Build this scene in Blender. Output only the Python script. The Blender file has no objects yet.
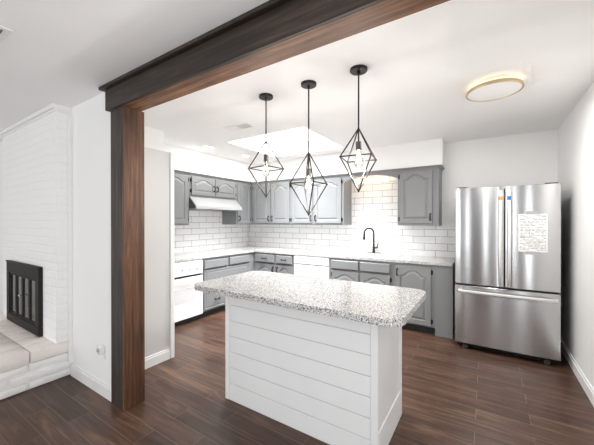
import bpy, bmesh, math, random
from mathutils import Vector, Matrix
from mathutils.geometry import tessellate_polygon
random.seed(7)
scene = bpy.context.scene
col = scene.collection
PI = math.pi

# ------------------------------------------------------------------ camera, sky, light, exposure
cam_data = bpy.data.cameras.new('camera')
cam_data.sensor_width = 36.0
cam_data.lens = 296.1 / 594 * 36.0
cam_data.clip_start = 0.05
cam = bpy.data.objects.new('camera', cam_data)
cam.location = (0, 0, 1.417)
cam.rotation_euler = (math.radians(90 - 0.22), 0, math.radians(32.63))
col.objects.link(cam)
scene.camera = cam

world = bpy.data.worlds.new('sky')
world.use_nodes = True
bg = world.node_tree.nodes['Background']
bg.inputs['Color'].default_value = (0.90, 0.95, 1.0, 1)
bg.inputs['Strength'].default_value = 1.5
scene.world = world

scene.view_settings.view_transform = 'Standard'
scene.view_settings.look = 'None'
scene.view_settings.gamma = 1.0
scene.view_settings.use_curve_mapping = False
scene.view_settings.exposure = 0.15
scene.cycles.diffuse_bounces = 10
scene.cycles.glossy_bounces = 5

def area(name, loc, rot, sx, sy, power, color=(1, 1, 1)):
    d = bpy.data.lights.new(name, 'AREA')
    d.shape = 'RECTANGLE'; d.size = sx; d.size_y = sy
    d.energy = power; d.color = color
    o = bpy.data.objects.new(name, d)
    o.location = loc; o.rotation_euler = rot
    col.objects.link(o)
    return o
# daylight entering by the windows of the living room behind the camera, and by the skylight; plus added strip and side lights
R90 = math.radians(90)
WIN_Y = -3.93
XR_WIN = 0.69
area('daylight_window_a', (-4.4, WIN_Y, 1.3), (R90, 0, 0), 1.5, 2.1, 30, (0.98, 0.99, 1.0))
area('daylight_window_b', (-2.4, WIN_Y, 1.3), (R90, 0, 0), 1.5, 2.1, 20, (0.98, 0.99, 1.0))
area('daylight_skylight', (-2.40, 3.49, 2.63), (0, 0, 0), 1.15, 1.05, 86, (0.97, 0.985, 1.0)).data.spread = math.radians(104)
area('reflection_strip_light', (-.90, WIN_Y, 1.3), (R90, 0, 0), .15, 2.1, 4, (0.98, 0.99, 1.0))  # added strip light, makes a bright band in the fridge reflection
area('reflection_strip_light', (.20, WIN_Y, 1.3), (R90, 0, 0), .15, 2.1, 4, (0.98, 0.99, 1.0))  # second added strip, for the other bright band on the fridge
area('side_fill_light', (XR_WIN, -0.55, 1.15), (R90, 0, R90), 2.1, 1.9, 34, (0.98, 0.99, 1.0))  # added side fill for the island's right face
SKYLIGHT_EMIT = 3.0

# ------------------------------------------------------------------ helpers
class MB:
    def __init__(self): self.bm = bmesh.new()
    def box(self, x0, x1, y0, y1, z0, z1, bev=0.0, seg=1):
        b = bmesh.new()
        bmesh.ops.create_cube(b, size=1.0)
        for v in b.verts:
            v.co = Vector(((x0 + x1) / 2 + v.co.x * abs(x1 - x0), (y0 + y1) / 2 + v.co.y * abs(y1 - y0), (z0 + z1) / 2 + v.co.z * abs(z1 - z0)))
        if bev > 0:
            bmesh.ops.bevel(b, geom=list(b.edges), offset=bev, segments=seg, profile=0.5, affect='EDGES')
        self.merge(b); return self
    def merge(self, b, M=None):
        me = bpy.data.meshes.new('tmp'); 
        if M is not None: bmesh.ops.transform(b, matrix=M, verts=list(b.verts))
        b.to_mesh(me); b.free(); self.bm.from_mesh(me); bpy.data.meshes.remove(me)
    def loops(self, loops, cap0=True, cap1=True, closed=True):
        bm = self.bm
        vs = [[bm.verts.new(p) for p in L] for L in loops]
        n = len(loops[0])
        for a, b in zip(vs, vs[1:]):
            for i in range(n if closed else n - 1):
                j = (i + 1) % n
                bm.faces.new((a[i], a[j], b[j], b[i]))
        if cap0: bm.faces.new(list(reversed(vs[0])))
        if cap1: bm.faces.new(vs[-1])
        return self
    def tube(self, pts, r, n=10, caps=True):
        pts = [Vector(p) for p in pts]
        rs = r if isinstance(r, (list, tuple)) else [r] * len(pts)
        loops = []
        up = None
        for i, p in enumerate(pts):
            t = (pts[min(i + 1, len(pts) - 1)] - pts[max(i - 1, 0)]).normalized()
            if up is None:
                up = Vector((0, 0, 1)) if abs(t.z) < .9 else Vector((1, 0, 0))
            u = (up - t * up.dot(t)).normalized(); w = t.cross(u); up = u
            loops.append([p + (u * math.cos(2 * PI * k / n) + w * math.sin(2 * PI * k / n)) * rs[i] for k in range(n)])
        return self.loops(loops, caps, caps)
    def lathe(self, prof, c, n=24, axis='Z'):
        loops = []
        for r, h in prof:
            L = []
            for k in range(n):
                a = 2 * PI * k / n
                x, y = max(r, 1e-4) * math.cos(a), max(r, 1e-4) * math.sin(a)
                d = {'Z': (x, y, h), 'Y': (x, -h, y), 'X': (h, x, y)}[axis]
                L.append((c[0] + d[0], c[1] + d[1], c[2] + d[2]))
            loops.append(L)
        return self.loops(loops)
    def prism(self, outer, z0, z1, holes=()):
        """outline in XY with holes, extruded in Z"""
        bm = self.bm
        rings = [[Vector((x, y, 0)) for x, y in outer]] + [[Vector((x, y, 0)) for x, y in h] for h in holes]
        tris = tessellate_polygon(rings)
        flat = [p for r in rings for p in r]
        lo = [bm.verts.new((p.x, p.y, z0)) for p in flat]; hi = [bm.verts.new((p.x, p.y, z1)) for p in flat]
        for t in tris:
            try:
                bm.faces.new([hi[i] for i in t]); bm.faces.new([lo[i] for i in reversed(t)])
            except ValueError: pass
        k = 0
        for r in rings:
            n = len(r)
            for i in range(n):
                a, b = k + i, k + (i + 1) % n
                bm.faces.new((lo[a], lo[b], hi[b], hi[a]))
            k += n
        return self
    def xform(self, M):
        bmesh.ops.transform(self.bm, matrix=M, verts=list(self.bm.verts)); return self

def wloc(o):
    v = Vector((0, 0, 0))
    while o is not None:
        v += o.location; o = o.parent
    return v

def build(name, mb, mat, parent=None, smooth=False, origin=None, bevel=0.0):
    bm = mb.bm
    bmesh.ops.recalc_face_normals(bm, faces=list(bm.faces))
    off = wloc(parent) if parent is not None else Vector(origin or (0, 0, 0))
    if off.length: bmesh.ops.translate(bm, vec=-off, verts=list(bm.verts))
    me = bpy.data.meshes.new(name)
    if smooth:
        for f in bm.faces: f.smooth = True
    bm.to_mesh(me); bm.free()
    if smooth:
        me.set_sharp_from_angle(angle=math.radians(38))
    me.materials.append(mat)
    o = bpy.data.objects.new(name, me)
    col.objects.link(o)
    if parent is not None: o.parent = parent
    else: o.location = off
    if bevel > 0:
        m = o.modifiers.new('bevel', 'BEVEL'); m.width = bevel; m.segments = 2; m.limit_method = 'ANGLE'
        m.angle_limit = math.radians(40)
    return o

def thing(name, label, cat, loc=(0, 0, 0), group=None):
    o = bpy.data.objects.new(name, None)
    o.empty_display_size = 0.1
    col.objects.link(o); o.location = loc
    o['label'] = label; o['category'] = cat
    if group: o['group'] = group
    return o
def tag(o, label, cat, group=None):
    o['label'] = label; o['category'] = cat
    if group: o['group'] = group
    return o
def struct(name, mb, mat, label=None, **k):
    o = build(name, mb, mat, **k); o['kind'] = 'structure'
    if label: o['label'] = label
    return o

# ------------------------------------------------------------------ materials
class NT:
    def __init__(self, name):
        self.m = bpy.data.materials.new(name); self.m.use_nodes = True
        self.t = self.m.node_tree; self.b = self.t.nodes['Principled BSDF']
    def n(self, typ, **k):
        o = self.t.nodes.new(typ)
        for a, v in k.items():
            if a in o.inputs: o.inputs[a].default_value = v
            else: setattr(o, a, v)
        return o
    def l(self, a, ao, b, bi): self.t.links.new(a.outputs[ao], b.inputs[bi])
    def coord(self, scale=(1, 1, 1), rot=(0, 0, 0), loc=(0, 0, 0)):
        c = self.n('ShaderNodeTexCoord'); mp = self.n('ShaderNodeMapping')
        mp.inputs['Scale'].default_value = scale; mp.inputs['Rotation'].default_value = rot; mp.inputs['Location'].default_value = loc
        self.l(c, 'Object', mp, 'Vector'); return mp
    def ramp(self, stops, interp='LINEAR'):
        r = self.n('ShaderNodeValToRGB'); e = r.color_ramp.elements; r.color_ramp.interpolation = interp
        while len(e) < len(stops): e.new(0.5)
        for i, (p, c) in enumerate(stops):
            e[i].position = p; e[i].color = (c if len(c) == 4 else (*c, 1))
        return r
    def set(self, **k):
        for a, v in k.items():
            self.b.inputs[a.replace('_', ' ')].default_value = v
        return self

def paint(name, c, rough=0.5, noise=0.03, scale=6.0, bump=0.0, bscale=60, metallic=0.0):
    N = NT(name); mp = N.coord()
    t = N.n('ShaderNodeTexNoise', Scale=scale, Detail=3.0); N.l(mp, 'Vector', t, 'Vector')
    lo = tuple(max(0, v * (1 - noise)) for v in c); hi = tuple(min(1, v * (1 + noise)) for v in c)
    r = N.ramp([(0.3, lo), (0.7, hi)]); N.l(t, 'Fac', r, 'Fac'); N.l(r, 'Color', N.b, 'Base Color')
    N.b.inputs['Roughness'].default_value = rough; N.b.inputs['Metallic'].default_value = metallic
    if bump:
        t2 = N.n('ShaderNodeTexNoise', Scale=bscale, Detail=4.0); N.l(mp, 'Vector', t2, 'Vector')
        b = N.n('ShaderNodeBump', Strength=bump, Distance=0.01); N.l(t2, 'Fac', b, 'Height'); N.l(b, 'Normal', N.b, 'Normal')
    return N.m

def emit(name, c, s):
    N = NT(name)
    N.set(Emission_Color=(*c, 1), Emission_Strength=s, Base_Color=(*c, 1)); return N.m

def wood(name, dark, mid, light, axis, rough=0.55):
    """rough-sawn stained timber, grain along axis"""
    N = NT(name)
    sc = {'X': (1.2, 22, 22), 'Y': (22, 1.2, 22), 'Z': (22, 22, 1.2)}[axis]
    mp = N.coord(scale=sc)
    t = N.n('ShaderNodeTexNoise', Scale=1.6, Detail=8.0, Roughness=0.65, Distortion=0.6); N.l(mp, 'Vector', t, 'Vector')
    r = N.ramp([(0.30, dark), (0.50, mid), (0.74, light)]); N.l(t, 'Fac', r, 'Fac')
    mp2 = N.coord(); t2 = N.n('ShaderNodeTexNoise', Scale=3.0, Detail=3.0); N.l(mp2, 'Vector', t2, 'Vector')
    r2 = N.ramp([(0.3, (0.55, 0.55, 0.57)), (0.7, (1, 1, 1))]); N.l(t2, 'Fac', r2, 'Fac')
    mx = N.n('ShaderNodeMix', data_type='RGBA', blend_type='MULTIPLY'); mx.inputs[0].default_value = 1.0
    N.l(r, 'Color', mx, 6); N.l(r2, 'Color', mx, 7); N.l(mx, 2, N.b, 'Base Color')
    N.b.inputs['Roughness'].default_value = rough
    b = N.n('ShaderNodeBump', Strength=0.35, Distance=0.004); N.l(t, 'Fac', b, 'Height'); N.l(b, 'Normal', N.b, 'Normal')
    return N.m

def planks():
    N = NT('floor_wood_planks')
    mp = N.coord(loc=(0.65, -0.735 + 0.1442 * 40, 0))
    br = N.n('ShaderNodeTexBrick'); br.offset = 0.36; br.offset_frequency = 2; br.squash = 1.0
    for k, v in {'Scale': 1.0, 'Mortar Size': 0.0015, 'Mortar Smooth': 0.2, 'Bias': 0.0, 'Brick Width': 0.915, 'Row Height': 0.1442}.items(): br.inputs[k].default_value = v
    br.inputs['Color1'].default_value = (0, 0, 0, 1); br.inputs['Color2'].default_value = (1, 1, 1, 1); br.inputs['Mortar'].default_value = (.5, .5, .5, 1)
    N.l(mp, 'Vector', br, 'Vector')
    # grain
    sx = N.n('ShaderNodeVectorMath', operation='MULTIPLY'); sx.inputs[1].default_value = (1.8, 20.0, 1.0)
    N.l(mp, 'Vector', sx, 0)
    off = N.n('ShaderNodeVectorMath', operation='MULTIPLY_ADD'); off.inputs[1].default_value = (37.0, 11.0, 5.0)
    N.l(br, 'Color', off, 0); N.l(sx, 'Vector', off, 2)
    g = N.n('ShaderNodeTexNoise', Scale=1.0, Detail=7.0, Roughness=0.62, Distortion=0.9); N.l(off, 'Vector', g, 'Vector')
    r = N.ramp([(0.28, (0.035, 0.018, 0.011)), (0.52, (0.073, 0.039, 0.026)), (0.78, (0.165, 0.094, 0.062))]); N.l(g, 'Fac', r, 'Fac')
    v = N.ramp([(0.0, (0.80, 0.78, 0.78)), (1.0, (1.20, 1.17, 1.15))]); N.l(br, 'Color', v, 'Fac')
    mx = N.n('ShaderNodeMix', data_type='RGBA', blend_type='MULTIPLY'); mx.inputs[0].default_value = 1.0
    N.l(r, 'Color', mx, 6); N.l(v, 'Color', mx, 7)
    big = N.n('ShaderNodeTexNoise', Scale=1.6, Detail=2.0); N.l(mp, 'Vector', big, 'Vector')
    mo = N.n('ShaderNodeMix', data_type='RGBA'); N.l(br, 'Fac', mo, 0); N.l(mx, 2, mo, 6); mo.inputs[7].default_value = (0.17, 0.125, 0.10, 1)
    N.l(mo, 2, N.b, 'Base Color')
    rr = N.n('ShaderNodeMapRange'); rr.inputs[3].default_value = 0.24; rr.inputs[4].default_value = 0.44
    N.l(g, 'Fac', rr, 0); N.l(rr, 0, N.b, 'Roughness')
    N.b.inputs['Specular IOR Level'].default_value = 0.38
    b = N.n('ShaderNodeBump', Strength=0.12, Distance=0.003); N.l(g, 'Fac', b, 'Height'); N.l(b, 'Normal', N.b, 'Normal')
    return N.m

def granite():
    N = NT('speckled_granite'); mp = N.coord()
    v1 = N.n('ShaderNodeTexVoronoi', Scale=290.0); v1.feature = 'F1'; N.l(mp, 'Vector', v1, 'Vector')
    s = N.n('ShaderNodeSeparateColor'); N.l(v1, 'Color', s, 0)
    n = N.n('ShaderNodeTexNoise', Scale=100.0, Detail=2.0); N.l(mp, 'Vector', n, 'Vector')
    a = N.n('ShaderNodeMath', operation='MULTIPLY_ADD'); a.inputs[1].default_value = 0.62; N.l(s, 0, a, 0)
    m2 = N.n('ShaderNodeMath', operation='MULTIPLY'); m2.inputs[1].default_value = 0.62; N.l(n, 'Fac', m2, 0); N.l(m2, 0, a, 2)
    r = N.ramp([(0.0, (0.015, 0.015, 0.016)), (0.36, (0.05, 0.05, 0.05)), (0.43, (0.20, 0.195, 0.19)), (0.51, (0.44, 0.43, 0.42)), (0.59, (0.68, 0.675, 0.665)), (0.85, (0.78, 0.775, 0.765))], 'CONSTANT')
    N.l(a, 0, r, 'Fac'); N.l(r, 'Color', N.b, 'Base Color')
    N.set(Roughness=0.06, IOR=1.55); return N.m

def tiles(name, plane):
    """white subway tile, 0.305 x 0.1 m running bond"""
    N = NT(name)
    c = N.n('ShaderNodeTexCoord'); sp = N.n('ShaderNodeSeparateXYZ'); N.l(c, 'Object', sp, 0)
    cb = N.n('ShaderNodeCombineXYZ'); N.l(sp, 'X' if plane == 'XZ' else 'Y', cb, 'X'); N.l(sp, 'Z', cb, 'Y')
    br = N.n('ShaderNodeTexBrick'); br.offset = 0.5; br.offset_frequency = 2
    for k, v in {'Scale': 1.0, 'Mortar Size': 0.003, 'Mortar Smooth': 0.1, 'Brick Width': 0.305, 'Row Height': 0.1}.items(): br.inputs[k].default_value = v
    br.inputs['Color1'].default_value = (0.80, 0.80, 0.80, 1); br.inputs['Color2'].default_value = (0.86, 0.86, 0.855, 1); br.inputs['Mortar'].default_value = (0.24, 0.24, 0.24, 1)
    N.l(cb, 0, br, 'Vector'); N.l(br, 'Color', N.b, 'Base Color')
    rr = N.n('ShaderNodeMapRange'); rr.inputs[3].default_value = 0.14; rr.inputs[4].default_value = 0.7; N.l(br, 'Fac', rr, 0); N.l(rr, 0, N.b, 'Roughness')
    b = N.n('ShaderNodeBump', Strength=0.5, Distance=0.003); b.invert = True; N.l(br, 'Fac', b, 'Height'); N.l(b, 'Normal', N.b, 'Normal')
    return N.m

def white_brick():
    N = NT('white_painted_brick')
    c = N.n('ShaderNodeTexCoord'); sp = N.n('ShaderNodeSeparateXYZ'); N.l(c, 'Object', sp, 0)
    ad = N.n('ShaderNodeMath', operation='ADD'); N.l(sp, 'X', ad, 0); N.l(sp, 'Y', ad, 1)
    nz = N.n('ShaderNodeTexNoise', Scale=5.0, Detail=2.0); N.l(c, 'Object', nz, 'Vector')
    zz = N.n('ShaderNodeMath', operation='MULTIPLY_ADD'); zz.inputs[1].default_value = 0.016; N.l(nz, 'Fac', zz, 0); N.l(sp, 'Z', zz, 2)
    cb = N.n('ShaderNodeCombineXYZ'); N.l(ad, 0, cb, 'X'); N.l(zz, 0, cb, 'Y')
    br = N.n('ShaderNodeTexBrick'); br.offset = 0.5
    for k, v in {'Scale': 1.0, 'Mortar Size': 0.008, 'Mortar Smooth': 0.6, 'Brick Width': 0.235, 'Row Height': 0.075}.items(): br.inputs[k].default_value = v
    N.l(cb, 0, br, 'Vector')
    n2 = N.n('ShaderNodeTexNoise', Scale=55.0, Detail=5.0); N.l(c, 'Object', n2, 'Vector')
    h = N.n('ShaderNodeMath', operation='MULTIPLY_ADD'); h.inputs[1].default_value = -0.8; N.l(br, 'Fac', h, 0); N.l(n2, 'Fac', h, 2)
    b = N.n('ShaderNodeBump', Strength=0.5, Distance=0.010); N.l(h, 0, b, 'Height'); N.l(b, 'Normal', N.b, 'Normal')
    N.set(Base_Color=(0.90, 0.895, 0.88, 1), Roughness=0.6); return N.m

def steel():
    N = NT('brushed_stainless_steel'); mp = N.coord(scale=(90, 90, 0.8))
    t = N.n('ShaderNodeTexNoise', Scale=3.0, Detail=3.0); N.l(mp, 'Vector', t, 'Vector')
    rr = N.n('ShaderNodeMapRange'); rr.inputs[3].default_value = 0.15; rr.inputs[4].default_value = 0.21; N.l(t, 'Fac', rr, 0); N.l(rr, 0, N.b, 'Roughness')
    N.set(Base_Color=(0.60, 0.605, 0.61, 1), Metallic=1.0, Anisotropic=0.95, Anisotropic_Rotation=0.25)
    tg = N.n('ShaderNodeTangent'); tg.direction_type = 'RADIAL'; tg.axis = 'Z'; N.l(tg, 0, N.b, 'Tangent')
    b = N.n('ShaderNodeBump', Strength=0.02, Distance=0.001); N.l(t, 'Fac', b, 'Height'); N.l(b, 'Normal', N.b, 'Normal')
    return N.m

def glass(name, rough=0.0, c=(1, 1, 1)):
    N = NT(name)
    N.set(Base_Color=(*c, 1), Roughness=rough, Transmission_Weight=1.0, IOR=1.45); return N.m

M_wall = paint('white_wall_paint', (0.87, 0.87, 0.865), 0.6, 0.008, 3, 0.05, 120)
M_ceil = paint('white_ceiling_paint', (0.92, 0.92, 0.915), 0.8, 0.008, 3, 0.08, 90)
M_trim = paint('white_gloss_trim', (0.84, 0.84, 0.83), 0.35, 0.008)
M_floor = planks()
M_granite = granite()
M_cab = paint('grey_cabinet_paint', (0.218, 0.227, 0.233), 0.38, 0.02)
M_pantry = paint('pale_grey_cabinet_paint', (0.62, 0.62, 0.61), 0.42, 0.01)
M_island = paint('white_shiplap_paint', (0.80, 0.805, 0.805), 0.42, 0.01)
M_dark = paint('dark_bronze_metal', (0.028, 0.024, 0.021), 0.35, 0.1, 20, metallic=0.6)
M_black = paint('black_iron', (0.012, 0.011, 0.011), 0.55, 0.1)
M_black.node_tree.nodes['Principled BSDF'].inputs['Specular IOR Level'].default_value = 0.25
M_plinth = paint('black_plinth', (0.03, 0.03, 0.03), 0.6, 0.1)  # plain near-black for the toe kicks
M_white = paint('white_appliance_enamel', (0.82, 0.82, 0.81), 0.22, 0.005)
M_sink = paint('white_sink_enamel', (0.86, 0.86, 0.85), 0.12, 0.004)
M_steel = steel()
M_chrome = paint('polished_steel', (0.72, 0.71, 0.70), 0.16, 0.01, metallic=1.0)
M_handle = paint('satin_steel_handle', (0.82, 0.82, 0.81), 0.40, 0.01, metallic=1.0)
M_gunmetal = paint('gunmetal', (0.16, 0.16, 0.16), 0.28, 0.05, metallic=1.0)
M_fridge_side = paint('dark_grey_fridge_side', (0.06, 0.06, 0.062), 0.5, 0.03)
M_brick = white_brick()
M_hearth = paint('whitewashed_hearth_brick', (0.88, 0.87, 0.85), 0.62, 0.03, 9, 0.9, 26)
M_hearth_top = paint('pale_pink_hearth_brick', (0.85, 0.79, 0.74), 0.62, 0.06, 7, 0.7, 26)
M_tile_b = tiles('subway_tile_sink_wall', 'XZ')
M_tile_l = tiles('subway_tile_range_wall', 'YZ')
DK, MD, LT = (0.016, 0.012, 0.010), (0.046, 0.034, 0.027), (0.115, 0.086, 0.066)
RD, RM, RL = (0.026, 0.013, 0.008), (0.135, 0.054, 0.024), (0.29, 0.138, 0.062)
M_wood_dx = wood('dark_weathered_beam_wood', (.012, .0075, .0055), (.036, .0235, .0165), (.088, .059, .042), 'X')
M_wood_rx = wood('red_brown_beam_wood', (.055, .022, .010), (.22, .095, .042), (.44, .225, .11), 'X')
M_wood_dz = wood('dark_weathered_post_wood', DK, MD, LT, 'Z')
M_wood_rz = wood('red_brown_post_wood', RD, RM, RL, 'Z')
M_brass = paint('brushed_brass', (0.62, 0.50, 0.30), 0.28, 0.03, metallic=1.0)
M_paper = paint('white_paper', (0.80, 0.80, 0.79), 0.7, 0.01)
M_ink = paint('grey_print', (0.30, 0.30, 0.31), 0.7, 0.02)
M_tape = paint('grey_tape', (0.40, 0.40, 0.40), 0.4, 0.02)
M_orange = paint('orange_sticker', (0.80, 0.33, 0.05), 0.5, 0.02)
M_blue = paint('blue_sticker', (0.03, 0.16, 0.42), 0.5, 0.02)
M_fireglass = NT('smoked_fire_glass').set(Base_Color=(0.05, 0.045, 0.04, 1), Roughness=0.06).m
M_glass = glass('clear_bulb_glass')
M_pane = glass('window_glass')
M_filament = emit('warm_filament', (1.0, 0.62, 0.28), 40)
M_globe = emit('warm_globe_glass', (1.0, 0.80, 0.58), 3)
M_led_warm = emit('warm_led_band', (1.0, 0.89, 0.70), 0.4)
M_led_white = emit('white_led_diffuser', (0.8, 0.79, 0.77), 0.15)
M_down = emit('downlight_diffuser', (1.0, 0.98, 0.95), 6)
M_sky = emit('skylight_panel', (1.0, 1.0, 1.0), SKYLIGHT_EMIT)

# ------------------------------------------------------------------ key dimensions (metres)
ZC, ZL = 2.51, 2.462                 # kitchen and living-room ceilings
XR, XL, YB = 0.707, -4.13, 4.613     # right wall, range wall (tile face), sink wall (tile face)
XU, YU = -3.775, 4.294               # fronts of the wall cabinets
XF, YF = -3.484, 4.015               # fronts of the base cabinets
YW = 1.18                            # living-room face of the outlet wall
XE = -5.6                            # far left wall of the living room
YS = -4.0                            # window wall behind the camera

# ------------------------------------------------------------------ the setting
struct('floor', MB().box(XE - .1, XR + .1, YS - .1, YB + .12, -0.1, 0), M_floor, 'dark brown wood plank floor')
# ceilings, kitchen one with the skylight opening
SK = (-3.017, -1.787, 2.931, 4.049)
struct('ceiling', MB().prism([(-4.24, 1.22), (XR + .1, 1.22), (XR + .1, YB + .12), (-4.24, YB + .12)], ZC, ZC + 0.06,
       [[(SK[0], SK[2]), (SK[0], SK[3]), (SK[1], SK[3]), (SK[1], SK[2])]]), M_ceil, 'white kitchen ceiling with a skylight')
struct('ceiling_living', MB().box(XE - .1, XR + .1, YS - .1, 1.22, ZL, ZL + .1), M_ceil, 'white living room ceiling')
sh = MB()
for b in ((SK[0] - .03, SK[0], SK[2] - .03, SK[3] + .03), (SK[1], SK[1] + .03, SK[2] - .03, SK[3] + .03), (SK[0], SK[1], SK[2] - .03, SK[2]), (SK[0], SK[1], SK[3], SK[3] + .03)):
    sh.box(*b, ZC + .06, ZC + .19)
struct('trim_1', sh, M_ceil, 'white skylight shaft')
sk = struct('window_1', MB().box(SK[0] - .03, SK[1] + .03, SK[2] - .03, SK[3] + .03, ZC + .19, ZC + .21), M_sky, 'bright diffusing skylight panel')
wr = MB()
for q in ((YS - .1, -1.65, 0, ZC), (.55, YB + .12, 0, ZC), (-1.65, .55, 0, .18), (-1.65, .55, 2.12, ZC)): wr.box(XR, XR + .1, q[0], q[1], q[2], q[3])
f = MB()
for q in ((-1.65, -1.59, .18, 2.12), (.49, .55, .18, 2.12), (-.58, -.52, .18, 2.12), (-1.59, .49, .18, .24), (-1.59, .49, 2.06, 2.12)): f.box(XR + .03, XR + .08, q[0], q[1], q[2], q[3])  # unseen window frame, added to go with the side fill light
struct('window_6', f, M_trim, 'unseen side window added for light on the island end')
struct('wall_right', wr, M_wall, 'white wall beside the refrigerator')
struct('wall_back', MB().box(XL - .11, XR, YB + .01, YB + .12, 0, ZC), M_wall, 'white wall behind sink and refrigerator')
struct('wall_left', MB().box(XL - .11, XL - .01, 1.32, YB + .01, 0, ZC), M_wall, 'white wall behind the range hood')
struct('wall_fireplace', MB().box(XE, -2.467, YW, 1.315, 0, ZC), M_wall, 'white wall between fireplace and wooden post')
struct('wall_living', MB().box(XE - .1, XE, YS - .1, 1.315, 0, ZL), M_wall, 'white far wall of the living room')
# window wall behind the camera
ww = MB(); edges = [(-5.15, -3.65), (-3.15, -1.65), (-0.98, -0.82), (.12, .28)]  # last two are narrow slots added for fridge reflection bands
xs = XE
for a, b in edges:
    ww.box(xs, a, YS - .1, YS, 0, ZL); ww.box(a, b, YS - .1, YS, 0, .25); ww.box(a, b, YS - .1, YS, 2.35, ZL); xs = b
ww.box(xs, XR, YS - .1, YS, 0, ZL)
struct('wall_rear', ww, M_wall, 'white window wall of the living room')
for i, (a, b) in enumerate(edges):
    f = MB()
    for q in ((a, a + .05, .25, 2.35), (b - .05, b, .25, 2.35), (a + .05, b - .05, .25, .30), (a + .05, b - .05, 2.30, 2.35), ((a + b) / 2 - .02, (a + b) / 2 + .02, .30, 2.30)):
        f.box(q[0], q[1], YS - .08, YS - .03, q[2], q[3])
    if i > 1: f = MB().box(a, b, YS - .07, YS - .06, .25, 2.35)
    w = struct('window_%d' % (i + 2), f, M_trim if i < 2 else M_pane, 'unseen living room window behind the camera')
dr = MB(); dr.box(-.76, .06, YS, YS + .045, 0, 2.08, .004)  # unseen door, added as the dark part of the fridge reflection
for q in ((-.70, -.38, .2, .9), (-.32, 0, .2, .9), (-.70, -.38, 1.05, 1.95), (-.32, 0, 1.05, 1.95)): dr.box(q[0], q[1], YS + .045, YS + .055, q[2], q[3], .006)
struct('reflection_door', dr, paint('grey_door_paint', (.30, .30, .30), .4, .02), 'unseen grey door added for a dark band in the refrigerator reflection')
# soffits over the wall cabinets
struct('wall_soffit', MB().prism([(XL - .01, 1.9), (XU - .02, 1.9), (XU - .02, YU + .018), (-.49, YU + .018), (-.49, YB + .01), (XL - .01, YB + .01)], 2.158, ZC), M_wall, 'white soffit above the wall cabinets')
struct('wall_pantry', MB().box(XL - .01, -3.3, 1.315, 2.15, 2.135, ZC), M_wall, 'white soffit above the pantry cabinet')
def baseboard(name, x0, x1, y0, y1, side, label):
    mb = MB()
    dx = {'-Y': (0, 0, 1, 0), '+X': (0, -1, 0, 0), '-X': (1, 0, 0, 0)}[side]
    mb.box(x0, x1, y0, y1, 0, .085)
    t = .006
    mb.box(x0 + (t if side == '-X' else 0), x1 - (t if side == '+X' else 0), y0 + (t if side == '-Y' else 0), y1, .085, .108, .002)
    return struct(name, mb, M_trim, label)
baseboard('baseboard_right', XR - .016, XR, YS, YB, '-X', 'white baseboard along the right wall')
baseboard('baseboard_fireplace', -3.222, -2.468, YW - .014, YW, '-Y', 'white baseboard between hearth and post')

# ------------------------------------------------------------------ post and beam
post = thing('wooden_post', 'tall rough stained wooden post holding up the left end of the ceiling beam', 'post', (-2.387, 1.245, 0))
px0, px1, py0, py1 = -2.466, -2.276, 1.160, 1.322
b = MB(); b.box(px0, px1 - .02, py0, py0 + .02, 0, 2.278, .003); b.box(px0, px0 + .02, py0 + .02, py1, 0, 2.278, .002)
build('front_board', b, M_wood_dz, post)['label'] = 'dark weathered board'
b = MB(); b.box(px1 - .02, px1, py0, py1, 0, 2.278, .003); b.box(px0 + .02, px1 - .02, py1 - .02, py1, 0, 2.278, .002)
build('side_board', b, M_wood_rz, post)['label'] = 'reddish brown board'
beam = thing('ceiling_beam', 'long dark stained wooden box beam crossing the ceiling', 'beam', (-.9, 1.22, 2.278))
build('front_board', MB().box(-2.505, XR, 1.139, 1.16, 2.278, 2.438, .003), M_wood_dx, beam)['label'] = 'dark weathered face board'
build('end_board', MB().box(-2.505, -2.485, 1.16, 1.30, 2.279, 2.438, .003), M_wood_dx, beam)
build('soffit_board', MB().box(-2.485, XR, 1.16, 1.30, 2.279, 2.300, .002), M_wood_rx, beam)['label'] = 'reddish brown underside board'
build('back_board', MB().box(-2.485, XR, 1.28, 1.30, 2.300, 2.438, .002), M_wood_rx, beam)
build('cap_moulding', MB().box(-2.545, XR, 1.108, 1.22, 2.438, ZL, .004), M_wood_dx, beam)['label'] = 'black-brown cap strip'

# ------------------------------------------------------------------ fireplace
CX0, CX1, CY = -4.756, -3.225, 1.062
fp = thing('fireplace', 'white painted brick fireplace with a raised hearth and black glass doors', 'fireplace', (-4.0, 1.0, 0))
HZ = .325
build('chimney_breast', MB().prism([(CX0, CY), (CX1, CY), (CX1, YW), (CX0, YW)], HZ, 2.40), M_brick, fp)
cr = MB()
for k, (z0, z1, d) in enumerate(((2.40, 2.425, .006), (2.425, ZL, .022))):
    cr.box(CX0 - d, CX1 + min(d, .004), CY - d, YW, z0, z1, .003)
build('crown_trim', cr, M_trim, fp)
build('corner_trim', MB().box(CX1, CX1 + .018, YW - .030, YW, HZ * 0 + .11, 2.40, .003), M_trim, fp)
hb = MB()
HX0, HY0 = -4.90, .42
rng = random.Random(3)
zc = 0
for ci, hgt in enumerate((.072, .074, .074)):
    # side courses along Y facing +X, and front courses along X facing -Y
    y = HY0 + (.11 if ci % 2 else 0.0); ys = [HY0]
    while y + .22 < YW: 
        if y > HY0 + .01: ys.append(y)
        y += .225
    ys.append(YW)
    for a, c in zip(ys, ys[1:]):
        j = rng.uniform(-.007, .004)
        hb.box(CX1 - .12, CX1 + j, a + .007, c - .007, zc + .006 + rng.uniform(-.002, .002), zc + hgt - .005 + rng.uniform(-.002, .002), .010, 2)
    x = HX0
    while x < CX1 - .13:
        e = min(x + .225, CX1 - .12)
        hb.box(x + .003, e - .003, HY0 + rng.uniform(-.003, .004), HY0 + .1, zc + .003, zc + hgt - .003, .009, 2); x = e
    zc += hgt
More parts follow.
